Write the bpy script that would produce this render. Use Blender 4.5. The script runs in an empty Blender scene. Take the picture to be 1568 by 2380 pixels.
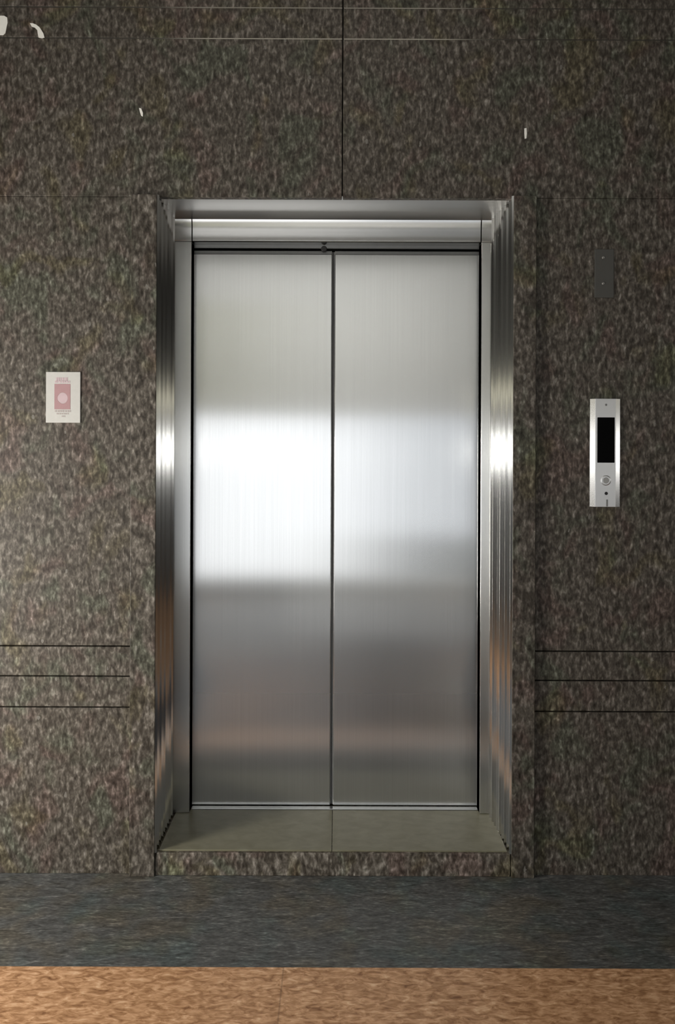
import bpy, bmesh, math, random
from mathutils import Vector, Matrix

random.seed(4)
scene = bpy.context.scene
COL = scene.collection
scene.view_settings.view_transform = 'Standard'
scene.view_settings.look = 'None'
scene.view_settings.exposure = 0.0
scene.view_settings.gamma = 1.0

# ---------------------------------------------------------------- camera
F = 1855.0            # focal length in pixels of the 1568x2380 frame
CX, CY = 784.0, 1050.0
EYE = 1.43
DIST = 2.7            # camera to wall plane (y = 0)


def X(px, y=0.0):
    return (px - CX) / F * (DIST + y)


def Z(py, y=0.0):
    return EYE - (py - CY) / F * (DIST + y)


cam = bpy.data.cameras.new('camera')
cam.sensor_fit = 'AUTO'
cam.sensor_width = 36.0
cam.lens = F / 2380.0 * 36.0
cam.shift_x = 0.0
cam.shift_y = -(1190.0 - CY) / 2380.0
cam.clip_start = 0.02
camo = bpy.data.objects.new('camera', cam)
COL.objects.link(camo)
roll = math.radians(0.22)
camo.matrix_world = (Matrix.Translation((0, -DIST, EYE))
                     @ Matrix.Rotation(math.radians(90), 4, 'X')
                     @ Matrix.Rotation(roll, 4, 'Z'))
scene.camera = camo

# ---------------------------------------------------------------- node helpers


class NT:
    def __init__(self, name):
        self.m = bpy.data.materials.new(name)
        self.m.use_nodes = True
        self.t = self.m.node_tree
        self.t.nodes.clear()
        self.out = self.n('ShaderNodeOutputMaterial')
        self.b = self.n('ShaderNodeBsdfPrincipled')
        self.t.links.new(self.b.outputs[0], self.out.inputs[0])

    def n(self, kind, **kw):
        nd = self.t.nodes.new(kind)
        for k, v in kw.items():
            setattr(nd, k, v)
        return nd

    def l(self, a, b):
        self.t.links.new(a, b)

    def coords(self, scale=(1, 1, 1), rot=(0, 0, 0)):
        tc = self.n('ShaderNodeTexCoord')
        mp = self.n('ShaderNodeMapping')
        mp.inputs['Scale'].default_value = scale
        mp.inputs['Rotation'].default_value = rot
        self.l(tc.outputs['Object'], mp.inputs['Vector'])
        return mp.outputs['Vector']

    def noise(self, vec, scale, detail=2.0, rough=0.5, dist=0.0):
        nd = self.n('ShaderNodeTexNoise')
        nd.inputs['Scale'].default_value = scale
        nd.inputs['Detail'].default_value = detail
        nd.inputs['Roughness'].default_value = rough
        nd.inputs['Distortion'].default_value = dist
        self.l(vec, nd.inputs['Vector'])
        return nd

    def ramp(self, fac, stops, interp='LINEAR'):
        r = self.n('ShaderNodeValToRGB')
        r.color_ramp.interpolation = interp
        el = r.color_ramp.elements
        while len(el) < len(stops):
            el.new(0.5)
        for e, (p, c) in zip(el, stops):
            e.position = p
            e.color = (c[0], c[1], c[2], 1)
        self.l(fac, r.inputs[0])
        return r.outputs[0]

    def mix(self, fac, a, b, mode='MIX'):
        m = self.n('ShaderNodeMix', data_type='RGBA', blend_type=mode)
        if isinstance(fac, (int, float)):
            m.inputs[0].default_value = fac
        else:
            self.l(fac, m.inputs[0])
        for i, v in ((6, a), (7, b)):
            if isinstance(v, tuple):
                m.inputs[i].default_value = (v[0], v[1], v[2], 1)
            else:
                self.l(v, m.inputs[i])
        return m.outputs[2]

    def math(self, op, a, b=None):
        m = self.n('ShaderNodeMath', operation=op)
        for i, v in ((0, a), (1, b)):
            if v is None:
                continue
            if isinstance(v, (int, float)):
                m.inputs[i].default_value = v
            else:
                self.l(v, m.inputs[i])
        return m.outputs[0]

    def bump(self, h, strength, dist):
        b = self.n('ShaderNodeBump')
        b.inputs['Strength'].default_value = strength
        b.inputs['Distance'].default_value = dist
        self.l(h, b.inputs['Height'])
        self.l(b.outputs[0], self.b.inputs['Normal'])


def plain(name, col, rough=0.5, metal=0.0, spec=0.5):
    k = NT(name)
    k.b.inputs['Base Color'].default_value = (*col, 1)
    k.b.inputs['Roughness'].default_value = rough
    k.b.inputs['Metallic'].default_value = metal
    k.b.inputs['Specular IOR Level'].default_value = spec
    nz = k.noise(k.coords(), 60.0, 3.0)
    c = k.mix(nz.outputs[0], tuple(v * 0.93 for v in col), tuple(min(1, v * 1.07) for v in col))
    k.l(c, k.b.inputs['Base Color'])
    return k.m


def granite(name, gain=1.0, rough=0.42, stretch=(0.84, 0.84, 0.42), rot=(0, math.radians(10), 0)):
    k = NT(name)
    v = k.coords(stretch, rot)
    grain = k.noise(v, 78.0, 2.5, 0.60, 0.35)
    fine = k.noise(v, 150.0, 1.5, 0.5)
    mixv = k.math('ADD', k.math('MULTIPLY', grain.outputs[0], 0.7), k.math('MULTIPLY', fine.outputs[0], 0.3))
    g = gain
    base = k.ramp(mixv, [(0.30, (0.022 * g, 0.017 * g, 0.012 * g)),
                         (0.44, (0.064 * g, 0.054 * g, 0.043 * g)),
                         (0.54, (0.122 * g, 0.106 * g, 0.087 * g)),
                         (0.64, (0.235 * g, 0.209 * g, 0.178 * g)),
                         (0.76, (0.48 * g, 0.44 * g, 0.39 * g))])
    pv = k.coords((1, 1, 0.8))
    p1 = k.noise(pv, 7.5, 2.0, 0.5, 0.6)
    sep = k.n('ShaderNodeSeparateColor')
    k.l(p1.outputs['Color'], sep.inputs[0])
    gfac = k.ramp(sep.outputs[1], [(0.54, (0, 0, 0)), (0.64, (1, 1, 1))])
    rfac = k.ramp(sep.outputs[0], [(0.55, (0, 0, 0)), (0.66, (1, 1, 1))])
    yfac = k.ramp(sep.outputs[2], [(0.56, (0, 0, 0)), (0.66, (1, 1, 1))])
    c = k.mix(gfac, base, k.mix(1.0, base, (0.90, 1.03, 0.95), 'MULTIPLY'))
    c = k.mix(rfac, c, k.mix(1.0, c, (1.06, 0.93, 0.95), 'MULTIPLY'))
    c = k.mix(yfac, c, k.mix(1.0, c, (1.03, 1.02, 0.83), 'MULTIPLY'))
    # sparse pale crystals
    vo = k.n('ShaderNodeTexVoronoi', feature='F1')
    vo.inputs['Scale'].default_value = 34.0
    k.l(v, vo.inputs['Vector'])
    sv = k.n('ShaderNodeSeparateColor')
    k.l(vo.outputs['Color'], sv.inputs[0])
    near = k.math('LESS_THAN', k.math('ADD', vo.outputs['Distance'], k.math('MULTIPLY', fine.outputs[0], 0.3)), 0.27)
    rare = k.math('GREATER_THAN', sv.outputs[0], 0.80)
    c = k.mix(k.math('MULTIPLY', k.math('MULTIPLY', near, rare), 0.55), c, (0.30 * g, 0.28 * g, 0.25 * g))
    k.l(c, k.b.inputs['Base Color'])
    k.b.inputs['Roughness'].default_value = rough
    k.b.inputs['Specular IOR Level'].default_value = 0.16
    return k.m


def steel(name, col=(0.60, 0.60, 0.585), rough=0.25, aniso=0.9, tangent=(1, 0, 0), streak=(260, 40, 1.2), vary=0.08):
    k = NT(name)
    k.b.inputs['Metallic'].default_value = 1.0
    v = k.coords(streak)
    nz = k.noise(v, 1.0, 3.0, 0.6)
    c = k.mix(nz.outputs[0], tuple(x * (1 - vary) for x in col), tuple(min(1, x * (1 + vary)) for x in col))
    k.l(c, k.b.inputs['Base Color'])
    k.b.inputs['Roughness'].default_value = rough
    k.b.inputs['Anisotropic'].default_value = aniso
    cv = k.n('ShaderNodeCombineXYZ')
    for i in range(3):
        cv.inputs[i].default_value = tangent[i]
    k.l(cv.outputs[0], k.b.inputs['Tangent'])
    return k.m


def emit(name, col, strength):
    k = NT(name)
    k.b.inputs['Base Color'].default_value = (*col, 1)
    k.b.inputs['Emission Color'].default_value = (*col, 1)
    k.b.inputs['Emission Strength'].default_value = strength
    return k.m


def floor_tile():
    k = NT('brown_floor_tile')
    v = k.coords((15.0, 34.0, 1.0), (0, 0, math.radians(8)))
    n1 = k.noise(v, 1.6, 3.0, 0.6, 1.2)
    v2 = k.coords((34.0, 90.0, 1.0))
    n2 = k.noise(v2, 1.0, 2.0, 0.5)
    h = k.math('ADD', k.math('MULTIPLY', n1.outputs[0], 0.72), k.math('MULTIPLY', n2.outputs[0], 0.28))
    c = k.ramp(h, [(0.30, (0.175, 0.078, 0.034)), (0.46, (0.37, 0.196, 0.096)), (0.57, (0.54, 0.310, 0.168)), (0.70, (0.72, 0.48, 0.30))])
    # tile joints every 0.6 m
    tc = k.n('ShaderNodeTexCoord')
    sx = k.n('ShaderNodeSeparateXYZ')
    k.l(tc.outputs['Object'], sx.inputs[0])
    jx = k.math('PINGPONG', k.math('ADD', sx.outputs[0], 0.144), 0.9)
    jy = k.math('PINGPONG', k.math('ADD', sx.outputs[1], 0.486), 0.9)
    j = k.math('MAXIMUM', k.math('LESS_THAN', jx, 0.0022), k.math('LESS_THAN', jy, 0.0022))
    c = k.mix(k.math('MULTIPLY', j, 0.35), c, (0.10, 0.06, 0.035))
    k.l(c, k.b.inputs['Base Color'])
    k.b.inputs['Roughness'].default_value = 0.22
    k.b.inputs['Specular IOR Level'].default_value = 0.6
    k.bump(h, 0.08, 0.0015)
    return k.m


def slate():
    k = NT('dark_slate_floor')
    v = k.coords((10.0, 34.0, 10.0))
    n1 = k.noise(v, 1.8, 4.0, 0.6, 0.8)
    v2 = k.coords((60.0, 160.0, 60.0))
    n2 = k.noise(v2, 1.0, 2.0, 0.5)
    h = k.math('ADD', k.math('MULTIPLY', n1.outputs[0], 0.6), k.math('MULTIPLY', n2.outputs[0], 0.4))
    c = k.ramp(h, [(0.35, (0.030, 0.030, 0.028)), (0.48, (0.064, 0.065, 0.063)), (0.57, (0.095, 0.097, 0.093)), (0.70, (0.20, 0.20, 0.19))])
    p = k.noise(k.coords((1, 1, 1)), 6.0, 2.0)
    sep = k.n('ShaderNodeSeparateColor')
    k.l(p.outputs['Color'], sep.inputs[0])
    c = k.mix(k.ramp(sep.outputs[0], [(0.5, (0, 0, 0)), (0.65, (1, 1, 1))]), c, k.mix(1.0, c, (0.9, 1.05, 1.06), 'MULTIPLY'))
    c = k.mix(k.ramp(sep.outputs[1], [(0.5, (0, 0, 0)), (0.65, (1, 1, 1))]), c, k.mix(1.0, c, (1.12, 1.0, 0.84), 'MULTIPLY'))
    k.l(c, k.b.inputs['Base Color'])
    k.b.inputs['Roughness'].default_value = 0.5
    k.bump(h, 0.2, 0.002)
    return k.m


def blotchy(name, c0, c1, scale, rough):
    k = NT(name)
    a = k.noise(k.coords((1, 1.6, 1)), scale, 3.0, 0.6, 0.4)
    k.l(k.ramp(a.outputs[0], [(0.3, c0), (0.7, c1)]), k.b.inputs['Base Color'])
    k.b.inputs['Roughness'].default_value = rough
    return k.m


M = {}
M['granite'] = granite('brown_speckled_granite', 0.68, 0.5)
M['granite_step'] = granite('speckled_granite_step', 0.9, 0.5)
M['sill_stone'] = blotchy('olive_threshold_stone', (0.118, 0.108, 0.066), (0.165, 0.156, 0.108), 16.0, 0.38)
M['groove_glint'] = plain('groove_glint_strip', (0.165, 0.155, 0.135), 0.24, 1.0)
M['joint'] = plain('dark_joint', (0.018, 0.015, 0.012), 0.9)
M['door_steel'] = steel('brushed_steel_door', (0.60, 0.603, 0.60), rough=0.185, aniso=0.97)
# rougher towards the bottom of the doors, to blur the floor reflection
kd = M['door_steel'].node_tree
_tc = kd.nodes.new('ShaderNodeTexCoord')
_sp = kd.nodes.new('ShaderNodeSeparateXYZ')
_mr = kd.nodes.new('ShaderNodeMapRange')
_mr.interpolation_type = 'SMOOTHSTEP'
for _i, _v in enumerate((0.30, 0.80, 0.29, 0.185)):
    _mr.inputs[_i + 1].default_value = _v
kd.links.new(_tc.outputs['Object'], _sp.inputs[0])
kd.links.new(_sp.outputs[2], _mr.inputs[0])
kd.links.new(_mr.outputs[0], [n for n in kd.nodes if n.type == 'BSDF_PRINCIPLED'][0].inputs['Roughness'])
M['frame_steel'] = steel('brushed_steel_frame', (0.56, 0.56, 0.545), 0.26, 0.9)
M['header_steel'] = steel('brushed_steel_header', (0.60, 0.59, 0.57), 0.18, 0.8, (1, 0, 0), (3, 40, 160), 0.05)
M['head_steel'] = steel('brushed_steel_head', (0.43, 0.42, 0.40), 0.3, 0.5, (1, 0, 0), (3, 160, 40), 0.05)
M['rib_steel'] = steel('ribbed_steel_reveal', (0.58, 0.575, 0.55), 0.14, 0.2, (1, 0, 0), (60, 200, 2))
M['dark_steel'] = plain('dark_steel', (0.16, 0.16, 0.155), 0.4, 1.0)
M['rail'] = plain('aluminium_track', (0.55, 0.56, 0.56), 0.35, 1.0)
M['black'] = plain('matt_black', (0.006, 0.006, 0.006), 0.6)
M['black_glass'] = plain('black_display_glass', (0.002, 0.002, 0.0022), 0.25, 0.0, 0.03)
M['gasket'] = plain('grey_gasket', (0.11, 0.11, 0.11), 0.6)
M['paper'] = plain('white_notice_plate', (0.41, 0.40, 0.375), 0.6)
M['red'] = plain('faded_red_print', (0.29, 0.165, 0.17), 0.6)
M['pink'] = plain('pale_pink_print', (0.40, 0.30, 0.315), 0.6)
M['grey_print'] = plain('faded_grey_print', (0.31, 0.27, 0.255), 0.6)
M['white_paint'] = plain('chipped_white_paint', (0.78, 0.76, 0.70), 0.7)
M['plate_steel'] = steel('satin_steel_plate', (0.60, 0.59, 0.575), 0.34, 0.5, (1, 0, 0), (40, 40, 6), 0.05)
M['plate_edge'] = steel('polished_steel_edge', (0.60, 0.59, 0.57), 0.2, 0.4, (1, 0, 0), (40, 40, 6), 0.05)
M['smoke'] = plain('dark_smoked_plate', (0.05, 0.048, 0.042), 0.6)
M['screw'] = plain('dull_screw', (0.30, 0.29, 0.27), 0.45, 1.0)
M['button'] = plain('grey_button', (0.36, 0.355, 0.34), 0.5, 0.7)
M['engrave'] = plain('engraved_grey', (0.20, 0.20, 0.19), 0.5, 0.6)
M['floor'] = floor_tile()
M['slate'] = slate()
M['lobby_wall'] = plain('pale_lobby_wall', (0.59, 0.588, 0.565), 0.7)
M['lobby_dark'] = plain('dark_lobby_stone', (0.022, 0.02, 0.017), 0.5)
M['rear_floor'] = plain('grey_lobby_floor', (0.27, 0.265, 0.255), 0.4)  # lighter tone carries the daylight near the window
M['near_floor'] = plain('dull_grey_lobby_floor', (0.125, 0.135, 0.155), 0.4)  # darker, bluer tone set for the lower door reflection
M['dado'] = plain('tan_dado_panel', (0.40, 0.26, 0.15), 0.6)
M['mat'] = plain('dark_reflection_mat', (0.014, 0.017, 0.026), 0.8)
M['board'] = plain('olive_reflection_board', (0.40, 0.40, 0.31), 0.7)
M['added_planter'] = plain('added_grey_green_planter', (0.09, 0.10, 0.10), 0.8)
M['facade'] = plain('added_grey_facade', (0.47, 0.49, 0.52), 0.8)
M['ceiling'] = plain('grey_ceiling', (0.34, 0.34, 0.33), 0.8)
M['cream_reflection'] = emit('cream_reflection_strip', (1.0, 0.95, 0.75), 0.75)  # glow added only for reflections in the side linings

# ---------------------------------------------------------------- mesh helpers


def box(bm, x0, x1, y0, y1, z0, z1, bev=0.0, seg=2, mat=0):
    r = bmesh.ops.create_cube(bm, size=1.0)
    vs = r['verts']
    for v in vs:
        v.co = Vector(((x0 + x1) / 2 + v.co.x * (x1 - x0), (y0 + y1) / 2 + v.co.y * (y1 - y0), (z0 + z1) / 2 + v.co.z * (z1 - z0)))
    fs = set()
    es = set()
    for v in vs:
        fs.update(v.link_faces)
        es.update(v.link_edges)
    for f in fs:
        f.material_index = mat
    if bev > 0:
        out = bmesh.ops.bevel(bm, geom=list(es), offset=bev, segments=seg, profile=0.5, affect='EDGES')
        for f in out['faces']:
            f.material_index = mat


def cyl(bm, x, z, r, y0, y1, n=24, mat=0, dome=0.0):
    """disc standing on a wall: axis along y, y0 is the front"""
    rings = [(y1, r), (y0 + dome, r), (y0, r * 0.82 if dome else r * 0.96)]
    loops = []
    for (yy, rr) in rings:
        loops.append([bm.verts.new((x + rr * math.cos(2 * math.pi * i / n), yy, z + rr * math.sin(2 * math.pi * i / n))) for i in range(n)])
    for a, b in zip(loops, loops[1:]):
        for i in range(n):
            f = bm.faces.new((a[i], a[(i + 1) % n], b[(i + 1) % n], b[i]))
            f.material_index = mat
    f = bm.faces.new(loops[-1])
    f.material_index = mat
    bmesh.ops.recalc_face_normals(bm, faces=bm.faces[:])


def extrude_profile(bm, pts, axis, a0, a1, closed=True, mat=0):
    """sweep a 2-D outline along an axis ('x': pts are (y,z); 'z': pts are (x,y))"""
    def mk(p, a):
        return (a, p[0], p[1]) if axis == 'x' else (p[0], p[1], a)
    l0 = [bm.verts.new(mk(p, a0)) for p in pts]
    l1 = [bm.verts.new(mk(p, a1)) for p in pts]
    n = len(pts)
    for i in range(n if closed else n - 1):
        bm.faces.new((l0[i], l0[(i + 1) % n], l1[(i + 1) % n], l1[i])).material_index = mat
    if closed:
        bm.faces.new(l0).material_index = mat
        bm.faces.new(l1).material_index = mat
    bmesh.ops.recalc_face_normals(bm, faces=bm.faces[:])


def obj(name, bm, mats, parent=None, smooth=False, loc=None):
    me = bpy.data.meshes.new(name)
    bm.to_mesh(me)
    bm.free()
    for m in (mats if isinstance(mats, (list, tuple)) else [mats]):
        me.materials.append(m)
    if smooth:
        for p in me.polygons:
            p.use_smooth = True
    o = bpy.data.objects.new(name, me)
    COL.objects.link(o)
    base = Vector((0, 0, 0))
    p = parent
    while p is not None:
        base += p.location
        p = p.parent
    origin = Vector(loc) if loc is not None else base
    me.transform(Matrix.Translation(-origin))
    o.location = origin - base
    o.parent = parent
    return o


def tag(o, label=None, cat=None, group=None, kind=None):
    if label:
        o['label'] = label
    if cat:
        o['category'] = cat
    if group:
        o['group'] = group
    if kind:
        o['kind'] = kind
    return o


def thing(name, label, cat, loc, group=None):
    o = bpy.data.objects.new(name, None)
    o.empty_display_size = 0.05
    COL.objects.link(o)
    o.location = loc
    return tag(o, label, cat, group, 'thing')


def struct(name, bm, mats, label, cat='wall', smooth=False):
    o = obj(name, bm, mats, smooth=smooth)
    return tag(o, label, cat, None, 'structure')


B = bmesh.new

# ---------------------------------------------------------------- key dimensions
CEIL = 3.35
WX = 3.2                              # right side of the lobby
WL = 2.25                             # left side of the lobby
BACK = -4.70                          # back wall of the lobby
OL, OR = X(362, -0.02), X(1192, -0.02)    # sides of the opening
OT = Z(457)                           # head of the opening
PL0, PR1 = X(303, -0.02), X(1245, -0.02)  # outer edges of the pilasters
JY = 0.27                             # plane of the jambs
DY = 0.33                             # plane of the doors
SZ = 0.0836                           # top of the threshold

# ---------------------------------------------------------------- front wall of granite slabs
bm = B()
g = 0.0022
rows_top = [(CEIL, Z(18)), (Z(18), Z(90)), (Z(90), Z(459))]
FINE = 0.0004
xm = X(793)
for (z1, z0) in rows_top:
    for (x0, x1) in ((-WL, xm), (xm, WX)):
        lo = FINE if z0 < Z(400) else 0.0012
        box(bm, x0 + 0.0016, x1 - 0.0016, 0, 0.03, z0 + lo, z1 - 0.0012, 0.0030, 3)
rows_l = [(Z(459), Z(1504)), (Z(1504), Z(1574)), (Z(1574), Z(1646)), (Z(1646), 0.0)]
rows_r = [(Z(459), Z(1512)), (Z(1512), Z(1580)), (Z(1580), Z(1652)), (Z(1652), 0.0)]
for (z1, z0) in rows_l:
    box(bm, -WL + g, PL0 - 0.001, 0, 0.03, z0 + (g if z0 > 0 else 0), z1 - (g if z1 < 2 else FINE), 0.0018, 2)
for (z1, z0) in rows_r:
    box(bm, PR1 + 0.001, WX - g, 0, 0.03, z0 + (g if z0 > 0 else 0), z1 - (g if z1 < 2 else FINE), 0.0018, 2)
# strips added in the two upper grooves to mirror the ceiling lamp
for py in (18, 90):
    box(bm, -WL + 0.01, xm - 0.003, 0.0006, 0.012, Z(py) - 0.0024, Z(py) + 0.0010, mat=2)
    box(bm, xm + 0.003, WX - 0.01, 0.0006, 0.012, Z(py) - 0.0024, Z(py) + 0.0010, mat=2)
# masonry behind the slabs
box(bm, -WL, OL - 0.01, 0.026, 0.42, 0, CEIL, mat=1)
box(bm, OR + 0.01, WX, 0.026, 0.42, 0, CEIL, mat=1)
box(bm, OL - 0.01, OR + 0.01, 0.026, 0.42, OT + 0.004, CEIL, mat=1)
struct('wall_front', bm, [M['granite'], M['joint'], M['groove_glint']], 'brown speckled granite slab wall around the elevator doorway')

for nm, x0, x1, lab in (('trim_1', PL0, OL, 'narrow granite pilaster along the doorway side nearest the red-printed notice'),
                        ('trim_2', OR, PR1, 'narrow granite pilaster along the doorway side nearest the call panel')):
    bm = B()
    box(bm, x0, x1, -0.02, 0.03, 0.0, OT, 0.0022, 2)
    struct(nm, bm, M['granite'], lab, 'pilaster')

# granite step below the threshold
bm = B()
box(bm, OL + 0.001, OR - 0.001, -0.012, 0.40, 0.0, SZ - 0.006, 0.003, 2)
struct('trim_3', bm, M['granite_step'], 'low speckled granite riser under the elevator threshold', 'step')

# ---------------------------------------------------------------- floor, ceiling and the lobby around the camera
EDGE = -0.487
bm = B()
box(bm, -WL, WX, -0.714, EDGE, -0.05, 0.0)
struct('floor', bm, M['floor'], 'brown textured tile floor along the lower edge of the photo', 'floor')
bm = B()
box(bm, -WL, -1.62, BACK, -2.2, -0.05, 0.0)
box(bm, 1.75, WX, BACK, -2.2, -0.05, 0.0)
box(bm, -WL, -1.0, -2.2, -1.3, -0.05, 0.0)
box(bm, 1.05, WX, -2.2, -1.3, -0.05, 0.0)
box(bm, -WL, -0.78, -1.3, -0.714, -0.05, 0.0)
box(bm, 0.8, WX, -1.3, -0.714, -0.05, 0.0)
struct('floor', bm, M['floor'], 'brown textured tile floor along the lobby sides', 'floor')
bm = B()
box(bm, -1.62, 1.75, BACK, -2.2, -0.05, 0.0)
box(bm, -1.0, 1.05, -2.2, -1.3, -0.05, 0.0, mat=1)
box(bm, -0.78, 0.8, -1.3, -0.714, -0.05, 0.0, mat=1)
struct('floor', bm, [M['rear_floor'], M['near_floor']], 'grey lobby floor toned for the door reflections', 'floor')
bm = B()
box(bm, -0.04, 0.79, -2.75, -0.78, 0.0, 0.012, 0.004)  # added to darken the reflection in one door leaf
struct('trim_10', bm, M['mat'], 'dark mat added on the lobby floor to darken the door reflection', 'floor mat')
bm = B()
box(bm, -1.75, -0.92, BACK, BACK + 0.03, 1.86, 2.95, 0.004)  # added for the olive patch reflected in the door
struct('trim_9', bm, M['board'], 'olive board added on the lobby back wall for the door reflection', 'wall board')
bm = B()
box(bm, -WL, WX, EDGE, 0.42, -0.05, 0.0)
struct('trim_4', bm, M['slate'], 'dark grey stone floor border along the foot of the granite wall', 'floor border')
bm = B()
box(bm, -WL, WX, BACK, 0.42, CEIL, CEIL + 0.05)
struct('ceiling', bm, M['ceiling'], 'plain grey lobby ceiling', 'ceiling')

WB0, WB1 = 0.13, 1.80                 # window in the back wall
WXL, WXR = -1.95, 2.2
bm = B()
box(bm, -WL, 1.85, BACK - 0.2, BACK, WB1, CEIL)
box(bm, 1.85, WX, BACK - 0.2, BACK, WB1, CEIL, mat=1)  # end kept dark to cut bounce light on the right granite
box(bm, -WL, WX, BACK - 0.2, BACK, 0, WB0)
box(bm, -WL, WXL, BACK - 0.2, BACK, WB0, WB1)
box(bm, WXR, WX, BACK - 0.2, BACK, WB0, WB1)
struct('wall_back', bm, [M['lobby_wall'], M['lobby_dark']], 'pale painted lobby wall with a long low window')

for nm, s in (('wall_left', -1), ('wall_right', 1)):
    bm = B()
    wx = WL if s < 0 else WX
    a, b = sorted((s * wx, s * (wx + 0.2)))
    box(bm, a, b, BACK, 0.42, 0.0, 1.33)
    box(bm, a, b, BACK, 0.42, 1.55, CEIL)
    box(bm, a, b, -1.7, 0.42, 1.33, 1.55)  # open slot added so the steel mirrors a bright strip
    struct(nm, bm, M['lobby_dark'], 'dark stone side wall of the lobby with an open slot added for highlights')
for nm, s in (('trim_5', -1), ('trim_6', 1)):
    bm = B()
    wx = WL if s < 0 else WX
    a, b = sorted((s * wx, s * (wx - 0.03)))
    box(bm, a, b, BACK + 0.3, -1.2, 1.86, 2.00, 0.004)  # glowing strip added for a cream band in the linings
    struct(nm, bm, M['cream_reflection'], 'cream glowing strip added for the side lining reflections', 'glowing strip')

# outdoor shapes added to dim one half of the reflected window
bm = B()
box(bm, 0.35, 7.0, -9.2, -8.8, -0.3, 6.0)
struct('trim_7', bm, M['facade'], 'pale grey facade added to dim half of the reflected window', 'facade')
bm = B()
box(bm, 0.25, 4.5, -6.4, -5.6, -0.3, 0.42, 0.05)
struct('trim_8', bm, M['added_planter'], 'low planter added outside the window to darken its reflection', 'planter')

# closed shaft behind the doors
bm = B()
box(bm, -0.9, 0.9, 0.44, 0.46, -0.05, CEIL)
struct('wall_shaft', bm, M['black'], 'dark elevator shaft wall behind the doors', 'wall')

# ---------------------------------------------------------------- elevator door frame
JL0, JL1 = X(403, JY), X(443, JY)
JR0, JR1 = X(1117, JY), X(1140, JY)
HZ0, HZ1 = Z(562, JY), OT
fr = thing('elevator', 'closed elevator with two brushed steel sliding doors recessed in the granite wall', 'elevator', (0, 0.3, SZ))
# side linings, with ribs added to mirror lobby light towards the camera
for s in (-1, 1):
    bm = B()
    n = 9
    if s < 0:
        xa, xb = OL, JL0 + 0.001
    else:
        xa, xb = OR, JR1 - 0.001
    pts = []
    y0, y1 = -0.016, JY
    for i in range(n):
        ya = y0 + (y1 - y0) * i / n
        yb = y0 + (y1 - y0) * (i + 1) / n
        xi = xa + (xb - xa) * i / n
        xj = xa + (xb - xa) * (i + 1) / n
        w = 0.0068
        # flank that faces the lobby, slightly convex, then a run back
        pts.append((xi, ya))
        tl = math.radians((24.0, 27.0, 22.5, 26.0, 23.0, 27.5, 25.0, 22.0, 26.5)[i] + (5.0 if s < 0 else 2.0))
        pts.append((xi - s * w, ya + w * math.tan(tl)))
        pts.append((xj, yb - 0.0004))
    out = 0.012
    pts.append((xb + s * out, y1))
    pts.append((xa + s * 0.002, y1))
    pts.append((xa + s * 0.002, 0.031))
    pts.append((xa + s * 0.0005, y0))
    extrude_profile(bm, pts, 'z', SZ - 0.005, OT)
    obj('side_lining', bm, M['rib_steel'], fr)
# head lining
bm = B()
box(bm, OL, OR, 0.007, 0.42, OT - 0.0005, OT + 0.004)
obj('head_lining', bm, M['head_steel'], fr)
for (x0, x1) in ((JL0, JL1), (JR0, JR1)):
    bm = B()
    box(bm, x0, x1, JY, DY - 0.003, SZ, HZ0, 0.0025, 3)
    obj('jamb', bm, M['frame_steel'], fr)
# header with a coved face, in three lengths: corner, centre, corner
hz = HZ1 - HZ0
for x0, x1, nm in ((JL0, JL1, 'header_corner'), (JL1 + 0.004, JR0 - 0.004, 'header'), (JR0, JR1, 'header_corner')):
    bm = B()
    pts = []
    y = JY - 0.0052
    nseg = 24
    for i in range(nseg + 1):
        t = i / nseg
        pts.append((y, HZ1 - 0.001 - (hz - 0.006) * t))
        ang = math.radians(12.8) * max(0.0, 1.0 - t / 0.55)
        y += math.tan(ang) * (hz - 0.006) / nseg
    pts.append((y + 0.001, HZ0 + 0.0022))
    pts.append((y + 0.004, HZ0))
    pts.append((DY - 0.004, HZ0))
    pts.append((DY - 0.004, HZ1 - 0.001))
    extrude_profile(bm, pts, 'x', x0, x1)
    obj(nm, bm, M['header_steel'], fr)
bm = B()
box(bm, JL1, JR0, DY - 0.008, DY + 0.004, Z(579, DY), Z(566, DY), 0.001)
obj('door_track', bm, M['dark_steel'], fr)
bm = B()
cyl(bm, X(751, DY), Z(580, DY), 0.011, DY - 0.014, DY - 0.006, 20, dome=0.002)
tag(obj('lock_hole', bm, M['black'], fr), 'small black release hole')

# ---------------------------------------------------------------- the two sliding doors
GX = X(773, DY)
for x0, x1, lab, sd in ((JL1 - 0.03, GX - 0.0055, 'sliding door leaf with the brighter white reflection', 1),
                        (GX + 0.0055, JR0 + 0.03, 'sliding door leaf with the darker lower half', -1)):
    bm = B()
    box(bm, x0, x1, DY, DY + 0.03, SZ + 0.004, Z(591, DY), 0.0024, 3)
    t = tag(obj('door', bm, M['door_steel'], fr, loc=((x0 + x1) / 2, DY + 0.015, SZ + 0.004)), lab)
    bm = B()
    box(bm, x0, x1, DY + 0.003, DY + 0.027, Z(591, DY), Z(583, DY), 0.001)
    tag(obj('top_rail', bm, M['dark_steel'], t), 'darker strip along the top edge of the door')
    bm = B()
    e = x1 if sd > 0 else x0
    box(bm, min(e, e + sd * 0.0048), max(e, e + sd * 0.0048), DY + 0.007, DY + 0.024, SZ + 0.006, Z(585, DY), 0.001)
    tag(obj('edge_seal', bm, M['gasket'], t), 'dark rubber seal on the meeting edge')

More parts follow.
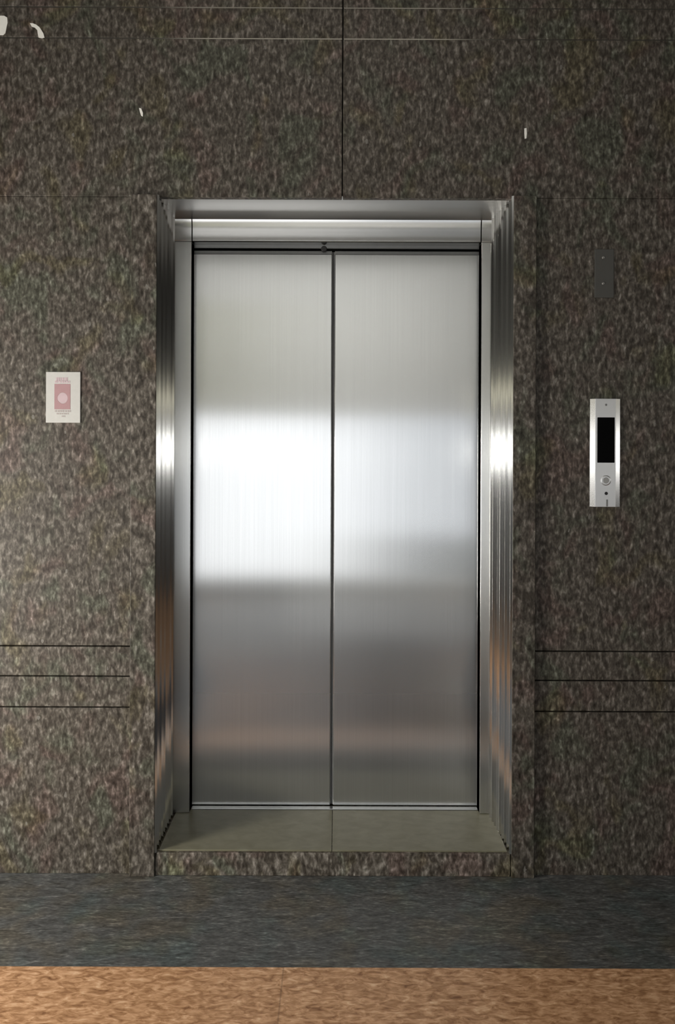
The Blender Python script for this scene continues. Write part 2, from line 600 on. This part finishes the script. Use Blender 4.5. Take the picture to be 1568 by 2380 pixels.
# ---------------------------------------------------------------- threshold
bm = B()
sx = X(775, 0.1)
box(bm, OL + 0.012, sx - 0.001, -0.002, DY - 0.03, SZ - 0.006, SZ, 0.0012)
box(bm, sx + 0.001, OR - 0.012, -0.002, DY - 0.03, SZ - 0.006, SZ, 0.0012)
si = tag(obj('threshold', bm, M['sill_stone'], fr, loc=(0, 0.13, SZ - 0.006)), 'flat olive-grey threshold with a centre joint')
bm = B()
box(bm, JL1 + 0.001, JR0 - 0.001, DY - 0.028, DY - 0.004, SZ - 0.006, SZ + 0.003, 0.001)
tag(obj('guide_rail', bm, M['rail'], si), 'bright metal guide strip below the doors')

# ---------------------------------------------------------------- call panel
px0, px1, pz0, pz1 = X(1370), X(1438), Z(1175), Z(925)
cp = thing('elevator_call_panel', 'narrow steel elevator call panel with a black display on the granite wall', 'call panel', ((px0 + px1) / 2, 0, (pz0 + pz1) / 2))
bm = B()
prof = []
w = px1 - px0
for t, yy in ((0.0, -0.0010), (0.15, -0.0109), (0.165, -0.0111), (0.835, -0.0111), (0.85, -0.0110), (1.0, -0.0078)):
    prof.append((px0 + w * t, yy))
prof.append((px1, 0.0))
prof.append((px0, 0.0))
extrude_profile(bm, prof, 'z', pz0, pz1)
for f in bm.faces:
    if f.normal.y < -0.5 and abs(f.normal.x) > 0.15:
        f.material_index = 1
obj('face_plate', bm, [M['plate_steel'], M['plate_edge']], cp)
bm = B()
box(bm, X(1385), X(1425), -0.0125, -0.008, Z(1073), Z(968), 0.001)
tag(obj('display', bm, M['black_glass'], cp), 'black glass display window')
bm = B()
cyl(bm, X(1405), Z(1114), X(1405 + 12) - X(1405), -0.0126, -0.009, 28, dome=0.0008)
cb = obj('call_button', bm, M['plate_steel'], cp)
bm = B()
cyl(bm, X(1405), Z(1114), X(1405 + 7) - X(1405), -0.0132, -0.012, 24, dome=0.0004)
tag(obj('button_cap', bm, M['button'], cb), 'greyer centre of the call button')
bm = B()
cyl(bm, X(1406), Z(1144), 0.0055, -0.0122, -0.009, 20)
tag(obj('key_switch', bm, M['black'], cp), 'small dark key switch')
bm = B()
cyl(bm, X(1405), Z(939), 0.0038, -0.0119, -0.009, 16, dome=0.0006)
obj('screw', bm, M['engrave'], cp)
bm = B()
box(bm, X(1406), X(1410), -0.0118, -0.009, Z(1175) + 0.001, Z(1158), 0.0004)
tag(obj('cover_slot', bm, M['engrave'], cp), 'dark slot at the lower edge')

# ---------------------------------------------------------------- dark indicator plate above the call panel
dp = thing('indicator_plate', 'small dark plate with two pale screws high above the call panel', 'wall plate', (X(1401), 0, Z(635)))
bm = B()
box(bm, X(1379), X(1424), -0.004, 0.0, Z(690), Z(577), 0.0018, 2)
obj('cover', bm, M['smoke'], dp)
for py in (597, 657):
    bm = B()
    cyl(bm, X(1399), Z(py), 0.0048, -0.0062, -0.003, 16, dome=0.0008)
    obj('screw', bm, M['screw'], dp)

# ---------------------------------------------------------------- notice on the left
nx0, nx1, nz0, nz1 = X(107), X(187), Z(985), Z(867)
no = thing('notice_sign', 'small white notice with a faded red print on the granite wall', 'notice', ((nx0 + nx1) / 2, 0, (nz0 + nz1) / 2))
bm = B()
box(bm, nx0, nx1, -0.004, 0.0, nz0, nz1, 0.0012, 2)
obj('plate', bm, M['paper'], no)


def sheet(bm, x0, x1, z0, z1, y0=-0.0046, y1=-0.0035):
    box(bm, x0, x1, y0, y1, z0, z1)


bm = B()
# red pictogram block with a pale round opening
ccx, ccz, cr = X(146), Z(928), X(12 + 100) - X(100)
bx0, bx1, bz0, bz1 = X(127), X(164), Z(954), Z(895)
inner, outer = [], []
angs = [2 * math.pi * i / 32 for i in range(32)]
for cxq in (bx0, bx1):
    for czq in (bz0, bz1):
        angs.append(math.atan2(czq - ccz, cxq - ccx) % (2 * math.pi))
angs.sort()
n = len(angs)
for a in angs:
    dx, dz = math.cos(a), math.sin(a)
    tx = ((bx1 - ccx) if dx > 0 else (ccx - bx0)) / max(abs(dx), 1e-6)
    tz = ((bz1 - ccz) if dz > 0 else (ccz - bz0)) / max(abs(dz), 1e-6)
    tt = min(tx, tz)
    inner.append(bm.verts.new((ccx + dx * cr, -0.0046, ccz + dz * cr * 1.05)))
    outer.append(bm.verts.new((ccx + dx * tt, -0.0046, ccz + dz * tt)))
for i in range(n):
    bm.faces.new((outer[i], outer[(i + 1) % n], inner[(i + 1) % n], inner[i]))
ex = bmesh.ops.extrude_face_region(bm, geom=bm.faces[:])
for v in ex['geom']:
    if isinstance(v, bmesh.types.BMVert):
        v.co.y += 0.001
bmesh.ops.recalc_face_normals(bm, faces=bm.faces[:])
tag(obj('red_pictogram', bm, M['red'], no), 'faded red square around a pale round shape')
bm = B()
cyl(bm, ccx, ccz, cr * 0.99, -0.0045, -0.0035, 32)
tag(obj('pale_disc', bm, M['pink'], no), 'pale pink disc in the red print')
bm = B()
for (py, a, b, h) in ((884, 131, 158, 4), (890, 128, 163, 2.5)):
    q = a
    while q < b:
        wq = random.uniform(2.5, 5.5)
        sheet(bm, X(q), X(min(b, q + wq)), Z(py + h), Z(py - h))
        q += wq + random.uniform(0.8, 1.8)
tag(obj('heading_print', bm, M['pink'], no), 'faded illegible print over the red square')
bm = B()
for (py, a, b, h) in ((958, 128, 165, 2.2), (964, 132, 160, 1.6), (970, 144, 152, 1.6)):
    q = a
    while q < b:
        wq = random.uniform(2.5, 5.5)
        sheet(bm, X(q), X(min(b, q + wq)), Z(py + h), Z(py - h))
        q += wq + random.uniform(0.8, 1.8)
tag(obj('caption_print', bm, M['grey_print'], no), 'faded illegible print under the red square')

# ---------------------------------------------------------------- pale marks on the stone


def mark(name, label, cat, pts, mat):
    bm = B()
    l0 = [bm.verts.new((X(p[0]), -0.0012, Z(p[1]))) for p in pts]
    bm.faces.new(l0)
    ex = bmesh.ops.extrude_face_region(bm, geom=bm.faces[:])
    for v in ex['geom']:
        if isinstance(v, bmesh.types.BMVert):
            v.co.y += 0.0014
    bmesh.ops.recalc_face_normals(bm, faces=bm.faces[:])
    cxm = sum(X(p[0]) for p in pts) / len(pts)
    czm = sum(Z(p[1]) for p in pts) / len(pts)
    o = obj(name, bm, mat, loc=(cxm, 0, czm))
    tag(o, label, cat, None, 'thing')


mark('paint_fleck', 'curved white paint fleck near the top corner of the granite wall above the notice', 'paint mark',
     [(66, 57), (72, 57), (80, 60), (88, 66), (92, 72), (97, 80), (100, 90), (94, 92), (86, 90), (84, 80), (83, 73), (77, 67), (70, 65)], M['white_paint'])
mark('paint_patch', 'larger pale paint patch on the granite beside the curved white fleck, partly out of view', 'paint mark',
     [(-26, 40), (6, 40), (13, 44), (14, 56), (11, 70), (9, 80), (4, 85), (-26, 85)], M['white_paint'])
mark('paint_fleck', 'thin upright white fleck on the dark granite above the call panel side', 'paint mark',
     [(1215, 297), (1220, 296), (1221, 308), (1220, 320), (1216, 321), (1215, 308)], M['white_paint'])
mark('paint_fleck', 'tiny white fleck on the granite left of the centre joint, above the doorway corner', 'paint mark',
     [(320, 253), (325, 254), (329, 264), (329, 273), (325, 271), (322, 262)], M['white_paint'])

# ---------------------------------------------------------------- lights
w = bpy.data.worlds.new('daylight')
w.use_nodes = True
bg = w.node_tree.nodes['Background']
bg.inputs[0].default_value = (0.97, 0.985, 1.0, 1)
bg.inputs[1].default_value = 2.2
scene.world = w


def area(name, loc, aim, sx, sy, power, col=(1, 1, 1)):
    L = bpy.data.lights.new(name, 'AREA')
    L.shape = 'RECTANGLE'
    L.size, L.size_y = sx, sy
    L.energy = power
    L.color = col
    o = bpy.data.objects.new(name, L)
    COL.objects.link(o)
    o.location = loc
    d = Vector(aim) - Vector(loc)
    o.rotation_euler = d.to_track_quat('-Z', 'Y').to_euler()
    return o


area('side_daylight', (-WL + 0.06, -1.02, 0.92), (-0.5, -0.15, 0.9), 0.7, 1.3, 94, (1.0, 0.97, 0.91))
area('left_highlight_strip', (-WL + 0.03, -2.7, 1.44), (WX, -2.7, 1.44), 1.8, 0.16, 5, (1.0, 0.98, 0.95))  # strip added for highlights on the right lining and call panel
area('right_highlight_strip', (WX - 0.03, -2.9, 1.44), (-WL, -2.9, 1.44), 2.2, 0.16, 6, (1.0, 0.98, 0.95))  # strip added for highlights on the left lining and call panel
area('ceiling_lamp', (-0.08, -0.92, CEIL - 0.05), (-0.08, -0.92, 0), 1.25, 0.55, 3.2, (1.0, 0.96, 0.88))
L = area('back_wall_fill', (-0.35, -2.2, CEIL - 0.06), (-0.35, -4.7, 2.7), 2.6, 0.4, 88, (1.0, 1.0, 0.985))  # fill added to lighten the back wall that the doors mirror
L.data.spread = math.radians(120)
